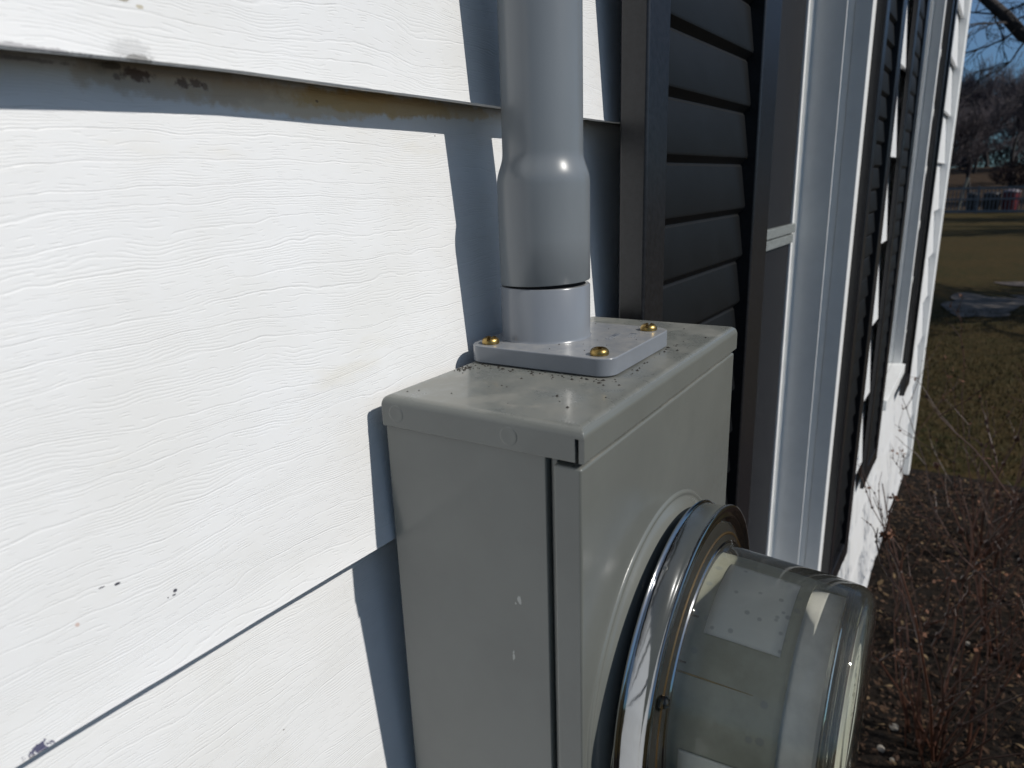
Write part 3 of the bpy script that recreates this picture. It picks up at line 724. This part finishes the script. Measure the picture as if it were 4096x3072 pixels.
sm_ = N('red_brown_bark'); inf = sm_.n.new('ShaderNodeNewGeometry')
sm_.set(color=sm_.mix(inf.outputs['Random Per Island'], (.020, .008, .005), (.062, .024, .013)), rough=.5, spec=.4)
lm_ = flat('withered_leaf', (.13, .055, .028), .8, 0, 100, .4)
def shrub(seed, x, y, h, n, spread, lab, extra=(), tufts=()):
    b = (x, y, bed_h(x, y)-.01); e = empty('bare_shrub', b, lab, 'shrub', 'bare red-stemmed shrubs in the mulch bed')
    st, lf = shrub_mesh(seed, h, n, spread)
    for pts, r0 in extra:
        q = [Vector(p)-Vector(b) for p in pts]; st.tube(q, [r0*(1-.6*i/(len(q)-1)) for i in range(len(q))], 6)
        for i in range(1, len(q)-1): st.tube([q[i]-Vector((0, 0, .006)), q[i], q[i]+Vector((0, 0, .006))], [r0*.6, r0*1.3, r0*.5], 5)
    rd = random.Random(seed+5)
    for c in tufts:
        for _ in range(9):
            q = Vector(c)-Vector(b); a = Vector((rd.gauss(0, 1), rd.gauss(0, 1), rd.gauss(0, 1))).normalized()*rd.uniform(.014, .026); k = a.orthogonal().normalized()*.006
            lf.add([q, q+a*.5+k, q+a+Vector((0, 0, -.003)), q+a*.5-k], [(0, 1, 2, 3)])
    st.build('stems', sm_.m, e, smooth=60); lf.build('withered_leaves', lm_, e, smooth=0)
shrub(11, 2.75, -.42, 1.05, 20, .5, 'bare red shrub nearest the meter, twigs crossing the white wall',
      extra=(([(2.70, -.42, -2.1), (2.60, -.38, -1.75), (2.5, -.32, -1.45), (2.45, -.2937, -1.3187), (2.45, -.2361, -1.1679), (2.45, -.1963, -1.0918), (2.45, -.1807, -1.0352), (2.45, -.1826, -.9575), (2.45, -.1914, -.9098)], .0062),
             ([(2.5, -.32, -1.45), (2.46, -.2681, -1.2735), (2.45, -.204, -1.1956), (2.45, -.1755, -1.1508), (2.45, -.154, -1.0774), (2.45, -.1531, -1.0252)], .0045),
             ([(2.45, -.2361, -1.1679), (2.45, -.2347, -1.0896), (2.45, -.2453, -1.035), (2.45, -.2596, -1.0056)], .0032)),
      tufts=((2.45, -.1857, -1.0564), (2.45, -.175, -1.045), (2.45, -.1943, -1.0316), (2.45, -.1882, -.9055)))
shrub(12, 3.55, -.72, 1.25, 18, .55, 'tall bare red shrub in the middle of the mulch bed')
shrub(13, 4.6, -.50, 1.15, 16, .5, 'bare red shrub farthest along the bed, near the house corner')
shrub(14, 3.05, -1.25, 1.0, 14, .5, 'bare red shrub on the lawn side of the bed')
# stones
def stone(x, y, s_, lab, seed):
    bm = bmesh.new(); bmesh.ops.create_icosphere(bm, subdivisions=3, radius=1)
    for v_ in bm.verts:
        f = 1+.25*noise.noise(v_.co*1.3+Vector((seed, 0, 0))); v_.co = Vector((v_.co.x*f*s_, v_.co.y*f*s_*.8, v_.co.z*f*s_*.5))*U
    me = bpy.data.meshes.new('stone'); bm.to_mesh(me); bm.free(); me.materials.append(M['stone']); me.polygons.foreach_set('use_smooth', [True]*len(me.polygons))
    o = bpy.data.objects.new('stone', me); C.objects.link(o); o.location = (x*U, y*U, (bed_h(x, y)+s_*.3)*U)
    tag(o, lab, 'stone', 'pale stones in the mulch')
M['stone'] = flat('pale_stone', (.26, .235, .20), .8, 0, 60, .25, .002, 120)
for i, (x, y, s_, lab) in enumerate(((2.83, -.27, .022, 'largest pale stone on the mulch, beside the meter glass'), (2.66, -.24, .018, 'flat pale stone just below the largest stone'), (2.62, -.285, .013, 'small tan stone at the lower picture edge'),
                                     (3.62, -.50, .016, 'pale stone under the middle shrub'), (4.05, -.62, .015, 'small stone between the two farther shrubs'), (4.6, -.95, .016, 'small pale stone near the lawn edge of the bed'))):
    stone(x, y, s_, lab, i*3.1)

# ------------------------------------------------------------------ trees
M['bark'] = flat('dark_grey_bark', (.030, .025, .024), .9, 0, 8, .3, .01, 30)
M['twig'] = flat('greyish_twigs', (.078, .064, .070), .85, 0, 2, .3)
def tree_mesh(seed, H_, tr_, twigden=1.0, lean=(0, 0)):
    rd = random.Random(seed); tk = MB(); cr_ = MB()
    def br(p, dr, L, rad, depth):
        K = 5 if depth < 3 else 3; pts = [Vector(p)]; d_ = Vector(dr).normalized()
        for i in range(K):
            d_ = (d_+Vector((rd.gauss(0, .13), rd.gauss(0, .13), rd.gauss(.02, .07)))).normalized(); pts.append(pts[-1]+d_*L/K)
        end = .45 if depth < 4 else .3
        (tk if depth == 0 else cr_).tube(pts, [rad*(1-(1-end)*i/K) for i in range(K+1)], 7 if depth < 2 else (4 if depth < 3 else 3), cap=depth == 0)
        if depth >= 5: return
        nb_ = [9, 6, 6, 4, 4][depth]*twigden
        for q in range(int(nb_)):
            t = rd.uniform(.30 if depth == 0 else .15, 1.) if q else 1.
            i = min(K-1, int(t*K)); P_ = pts[i].lerp(pts[i+1], t*K-i)
            ang = rd.gauss(.55, .18) if q else .2; ax = d_.orthogonal().normalized(); ax.rotate(mathutils.Quaternion(d_, rd.uniform(0, 6.283)))
            nd = d_.copy(); nd.rotate(mathutils.Quaternion(ax, ang)); nd = (nd+Vector((0, 0, .15))).normalized()
            br(P_, nd, L*rd.uniform(.52, .74), max(rad*(.42 if q else .5)*(1-.3*t), .017), depth+1)
    br((0, 0, 0), (lean[0], lean[1], 1), H_*.42, tr_, 0)
    return tk, cr_
protos = []
def tree(proto, x, y, s_, rz, lab):
    tk, cr_ = proto; b = (x, y, GZ+far_h(x)-.05)
    e = empty('bare_tree', b, lab, 'tree', 'bare trees beyond the lawn'); e.rotation_euler.z = rz; e.scale = (s_, s_, s_)
    for o in proto:
        c_ = bpy.data.objects.new(o.name.split('.')[0], o.data); C.objects.link(c_); c_.parent = e
for sd in (21, 22):
    tk, cr_ = tree_mesh(sd, 10.5, .20)
    a = tk.build('trunk', M['bark'], smooth=60); b = cr_.build('crown', M['twig'], smooth=0)
    protos.append((a, b))
for (pi, x, y, s_, rz, lab) in ((0, 66, 1.5, .80, .3, 'bare tree straight above the leaning white post, its dark trunk beyond the fence'), (1, 70, -1.1, .95, 2.0, 'large bare tree at the right edge beyond the fence'),
                                (0, 62, 4.6, .75, 4.0, 'bare tree half hidden behind the house corner'), (1, 78, 5.5, .9, 1.2, 'bare tree behind the one half hidden by the corner'), (1, 82, 1.8, .9, 5.1, 'more distant bare tree between the two front trees'),
                                (0, 86, -4.0, 1.0, 2.6, 'distant bare tree right of the large tree'), (1, 60, -7.0, .95, .7, 'bare tree right of the trash barrel beyond the fence'), (0, 72, -9.5, 1.0, 3.4, 'bare tree farther to the right along the fence'),
                                (0, 88, -1.2, 1.0, 3.0, 'distant bare tree directly behind the large right-hand tree'), (1, 98, 3.6, 1.1, 1.9, 'bare tree standing just in front of the parked car'), (0, 100, -3.2, 1.1, 4.9, 'faint bare tree on the skyline to the right'), (1, 90, 9.0, 1.0, 4.4, 'distant bare tree far behind the house'), (0, 95, 1.0, 1.0, .1, 'bare tree farthest away near the parked car'), (1, 64, -15, 1.0, 1.6, 'bare tree farthest right along the fence'), (0, 35, -7.6, .95, 2.2, 'bare lawn tree right of the picture, nearer of the pair shading the grass'), (1, 43, -8.2, 1.0, .9, 'bare lawn tree right of the picture, farther of the pair shading the grass')):
    tree(protos[pi], x, y, s_, rz, lab)
for p in protos:
    for o in p: bpy.data.objects.remove(o)
# big tree right of the picture whose limb reaches in at the top corner
TB = (15.5, -3.6, GZ-.05)
bt = empty('bare_tree', TB, 'near bare tree whose dark limb crosses the top right corner of the sky', 'tree')
tk, crn = tree_mesh(33, 9.0, .26)
def shift(mb_): 
    q = MB(TB); q.v = [(v_[0]+TB[0], v_[1]+TB[1], v_[2]+TB[2]) for v_ in mb_.v]; q.f = mb_.f; return q
shift(tk).build('trunk', M['bark'], bt, smooth=60); shift(crn).build('crown', M['twig'], bt, smooth=0)
lb = MB(TB); L_ = [(15.45, -3.55, .3), (15.0, -2.6, 1.2), (14.6, -1.6, 1.65), (14.2, -.75, 1.95), (14.05, -.36, 2.10), (14.0, -.12, 2.38), (14.0, .25, 2.75), (14.0, .7, 3.3), (14, 1.2, 4.2)]
lb.tube(L_, [.16, .13, .115, .1, .09, .085, .075, .06, .02], 8)
rd = random.Random(8)
def limbtwig(p, d_, L, rad, dep):
    pts = [Vector(p)]; d_ = Vector(d_).normalized()
    for i in range(4): d_ = (d_+Vector((rd.gauss(0, .2), rd.gauss(0, .2), rd.gauss(-.04, .15)))).normalized(); pts.append(pts[-1]+d_*L/4)
    lb.tube(pts, [rad*(1-.6*i/4) for i in range(5)], 3, cap=False)
    if dep < 3:
        for q in range(4): limbtwig(pts[rd.randint(1, 4)], d_+Vector((rd.gauss(0, .5), rd.gauss(0, .5), rd.gauss(0, .4))), L*.6, rad*.55, dep+1)
for i in range(1, 8):
    for q in range(3):
        t = rd.random(); p = Vector(L_[i]).lerp(Vector(L_[min(8, i+1)]), t); limbtwig(p, (rd.gauss(0, .4), rd.gauss(.2, .6), rd.gauss(-.1, .6)), rd.uniform(.5, 1.0), .020, 0)
lb.build('limb', M['bark'], bt, smooth=60)

# round dark red bush on a thin trunk
def bush(x, y, zc, rx, rz_, n, lab):
    b = (x, y, GZ+far_h(x)); e = empty('ornamental_tree', b, lab, 'tree')
    rd = random.Random(4); mb = MB(b)
    for k in range(n):
        a = Vector((rd.gauss(0, 1), rd.gauss(0, 1), rd.gauss(0, 1))).normalized(); rr_ = rd.random()**.35
        p = Vector((x+a.x*rx*rr_, y+a.y*rx*rr_, b[2]+zc+a.z*rz_*rr_)); d_ = (a+Vector((rd.gauss(0, .5), rd.gauss(0, .5), rd.gauss(0, .5)))).normalized()*.22
        s_ = d_.orthogonal().normalized()*.04
        mb.add([p-s_, p+s_, p+d_], [(0, 1, 2)])
    mb.build('crown', flat('dark_red_twigs', (.030, .012, .010), .9, 0, 3, .4), e, smooth=0)
    t = MB(b); t.tube([(x, y, b[2]-.05), (x+.05, y, b[2]+.6), (x, y, b[2]+zc)], [.09, .07, .05], 6); t.build('trunk', M['bark'], e)
bush(60, -1.15, 1.95, 1.5, .80, 1500, 'low round dark red ornamental tree right behind the trash barrel')

def thicket():
    rd = random.Random(6); mb = MB()
    for k in range(9000):
        y = rd.uniform(-22, 16); x = rd.uniform(103, 108); h = 2.6+1.1*noise.noise(Vector((y*.35, 0, 5)))+.5*noise.noise(Vector((y*1.3, 0, 2)))
        z = GZ+far_h(x)+h*rd.random()**.8; d_ = Vector((rd.gauss(0, .1), rd.gauss(0, .25), .55)); w_ = Vector((0, .05, 0))
        p = Vector((x, y, z)); mb.add([p-w_, p+w_, p+d_], [(0, 1, 2)])
    o = mb.build('thicket', flat('thicket_twigs', (.035, .028, .026), .9, 0, 2, .3), smooth=0)
    o['kind'] = 'stuff'; tag(o, 'low dark thicket along the far edge of the field behind the trees', 'thicket')
thicket()
# ------------------------------------------------------------------ fence, barrel, posts, road, car
M['fence'] = flat('blue_grey_fence_paint', (.13, .137, .148), .7, 0, 5, .15)
FX = 47.5; fb = (FX, 0, GZ)
fe = empty('fence', fb, 'long blue-grey picket fence with three rails across the far lawn', 'fence')
ya, yb2 = -24., 18.
for (z0_, z1_) in ((.06, .20), (.74, .84), (1.32, 1.44)):
    mb = MB(fb); mb.box(FX-.035, FX+.035, ya, yb2, GZ+z0_, GZ+z1_); mb.build('rail', M['fence'], fe, smooth=0)
pk = MB(fb); y = ya
while y < yb2: pk.box(FX-.010, FX+.010, y, y+.05, GZ+.03, GZ+1.40); y += .18
o = pk.build('pickets', M['fence'], fe, smooth=0); o['kind'] = 'stuff'
y = ya
while y < yb2: mb = MB(fb); mb.box(FX-.06, FX+.06, y, y+.11, GZ-.1, GZ+1.5); mb.build('fence_post', M['fence'], fe, smooth=0); y += 3.5
# trash barrels
def barrel(x, y, r_, h, col, lidc, lab, dome=.12):
    b = (x, y, GZ); e = empty('trash_barrel', b, lab, 'trash barrel', 'trash barrels behind the fence')
    mb = MB(b); pr = [(0.001, 0.0), (r_*.86, 0.), (r_*.9, .02)]
    for k in range(9): pr.append((r_*(.9+.08*k/8)+(.012 if k % 3 == 0 else 0), .04+(h-.04)*k/8))
    mb.lathe([(R_, t) for R_, t in pr], x, y, GZ, 'z', 28); mb.build('body', flat('barrel_paint', col, .5, 0, 6, .2), e, smooth=50)
    mb = MB(b); mb.lathe([(r_*1.03, h-.02), (r_*1.04, h+.03), (r_*.9, h+.03+dome*.5), (r_*.5, h+.03+dome*.9), (.001, h+.03+dome)], x, y, GZ, 'z', 28); mb.build('lid', flat('barrel_lid', lidc, .5), e, smooth=50)
barrel(48.6, -.98, .40, 1.12, (.11, .008, .012), (.16, .14, .16), 'red trash barrel with pale lid standing behind the fence')
barrel(48.8, -.10, .42, 1.0, (.014, .012, .012), (.02, .018, .018), 'dark trash barrel standing left of the red one')
barrel(48.9, .80, .34, .98, (.014, .012, .012), (.02, .018, .018), 'narrow dark trash barrel, leftmost of the three behind the fence')
mb = MB((50, 1.25, GZ)); mb.tube([(50, 1.52, GZ-.1), (50, 1.38, GZ+1.0), (50, 1.22, GZ+1.95)], [.05, .06, .085], 8)
tag(mb.build('marker_post', flat('weathered_white_post', (.14, .14, .12), .7), None, smooth=40), 'thin leaning pale post rising just behind the fence', 'post')
mb = MB(); mb.prism([(97, GZ+2.72), (101, GZ+2.72), (101, GZ+2.76), (97, GZ+2.76)], 'y', -60, 60) ; 
structure(mb.build('road', M['asphalt'], smooth=0))
def car(x, y, lab):
    b = (x, y, GZ+far_h(x)+.06); e = empty('parked_car', b, lab, 'car')
    zc = b[2]
    mb = MB(b); mb.prism([(-3.2, .35), (-3.1, .95), (-2.0, 1.15), (-1.3, 1.75), (1.4, 1.8), (2.4, 1.2), (3.1, 1.1), (3.2, .4)], 'x', -1.2, 1.2)
    mb.v = [(v_[0]+x, v_[1]+y, v_[2]+zc) for v_ in mb.v]; body_ = mb.build('body', flat('dark_car_paint', (.012, .013, .02), .25), e, bevel=.08)
    for sx in (-1, 1):
        mb = MB(b); mb.prism([(-1.75, 1.2), (-1.2, 1.66), (1.3, 1.70), (2.0, 1.22)], 'x', x+sx*1.21-.01, x+sx*1.21+.01); mb.v = [(v_[0], v_[1]+y, v_[2]+zc) for v_ in mb.v]; mb.build('side_window', M['glass_dark'], e, smooth=0)
        for wy in (-2.1, 2.1):
            mb = MB(b); n = 20
            mb.prism([(wy+.5*math.cos(2*math.pi*k/n), .48+.5*math.sin(2*math.pi*k/n)) for k in range(n)], 'x', sx*1.0-.15, sx*1.0+.15+.08*sx)
            mb.v = [(v_[0]+x, v_[1]+y, v_[2]+zc) for v_ in mb.v]; mb.build('wheel', M['dark_gap'], e, smooth=40)
    for yy_ in (-3.16, 3.16):
        mb = MB(b); mb.box(x-1.0, x-.6, y+yy_-.06, y+yy_+.06, zc+.75, zc+.95); mb.build('headlight', flat('lamp_lens', (.6, .6, .62), .1), e, bevel=.03)
car(99, 5.4, 'dark parked car far away under the bare trees beside the house corner')
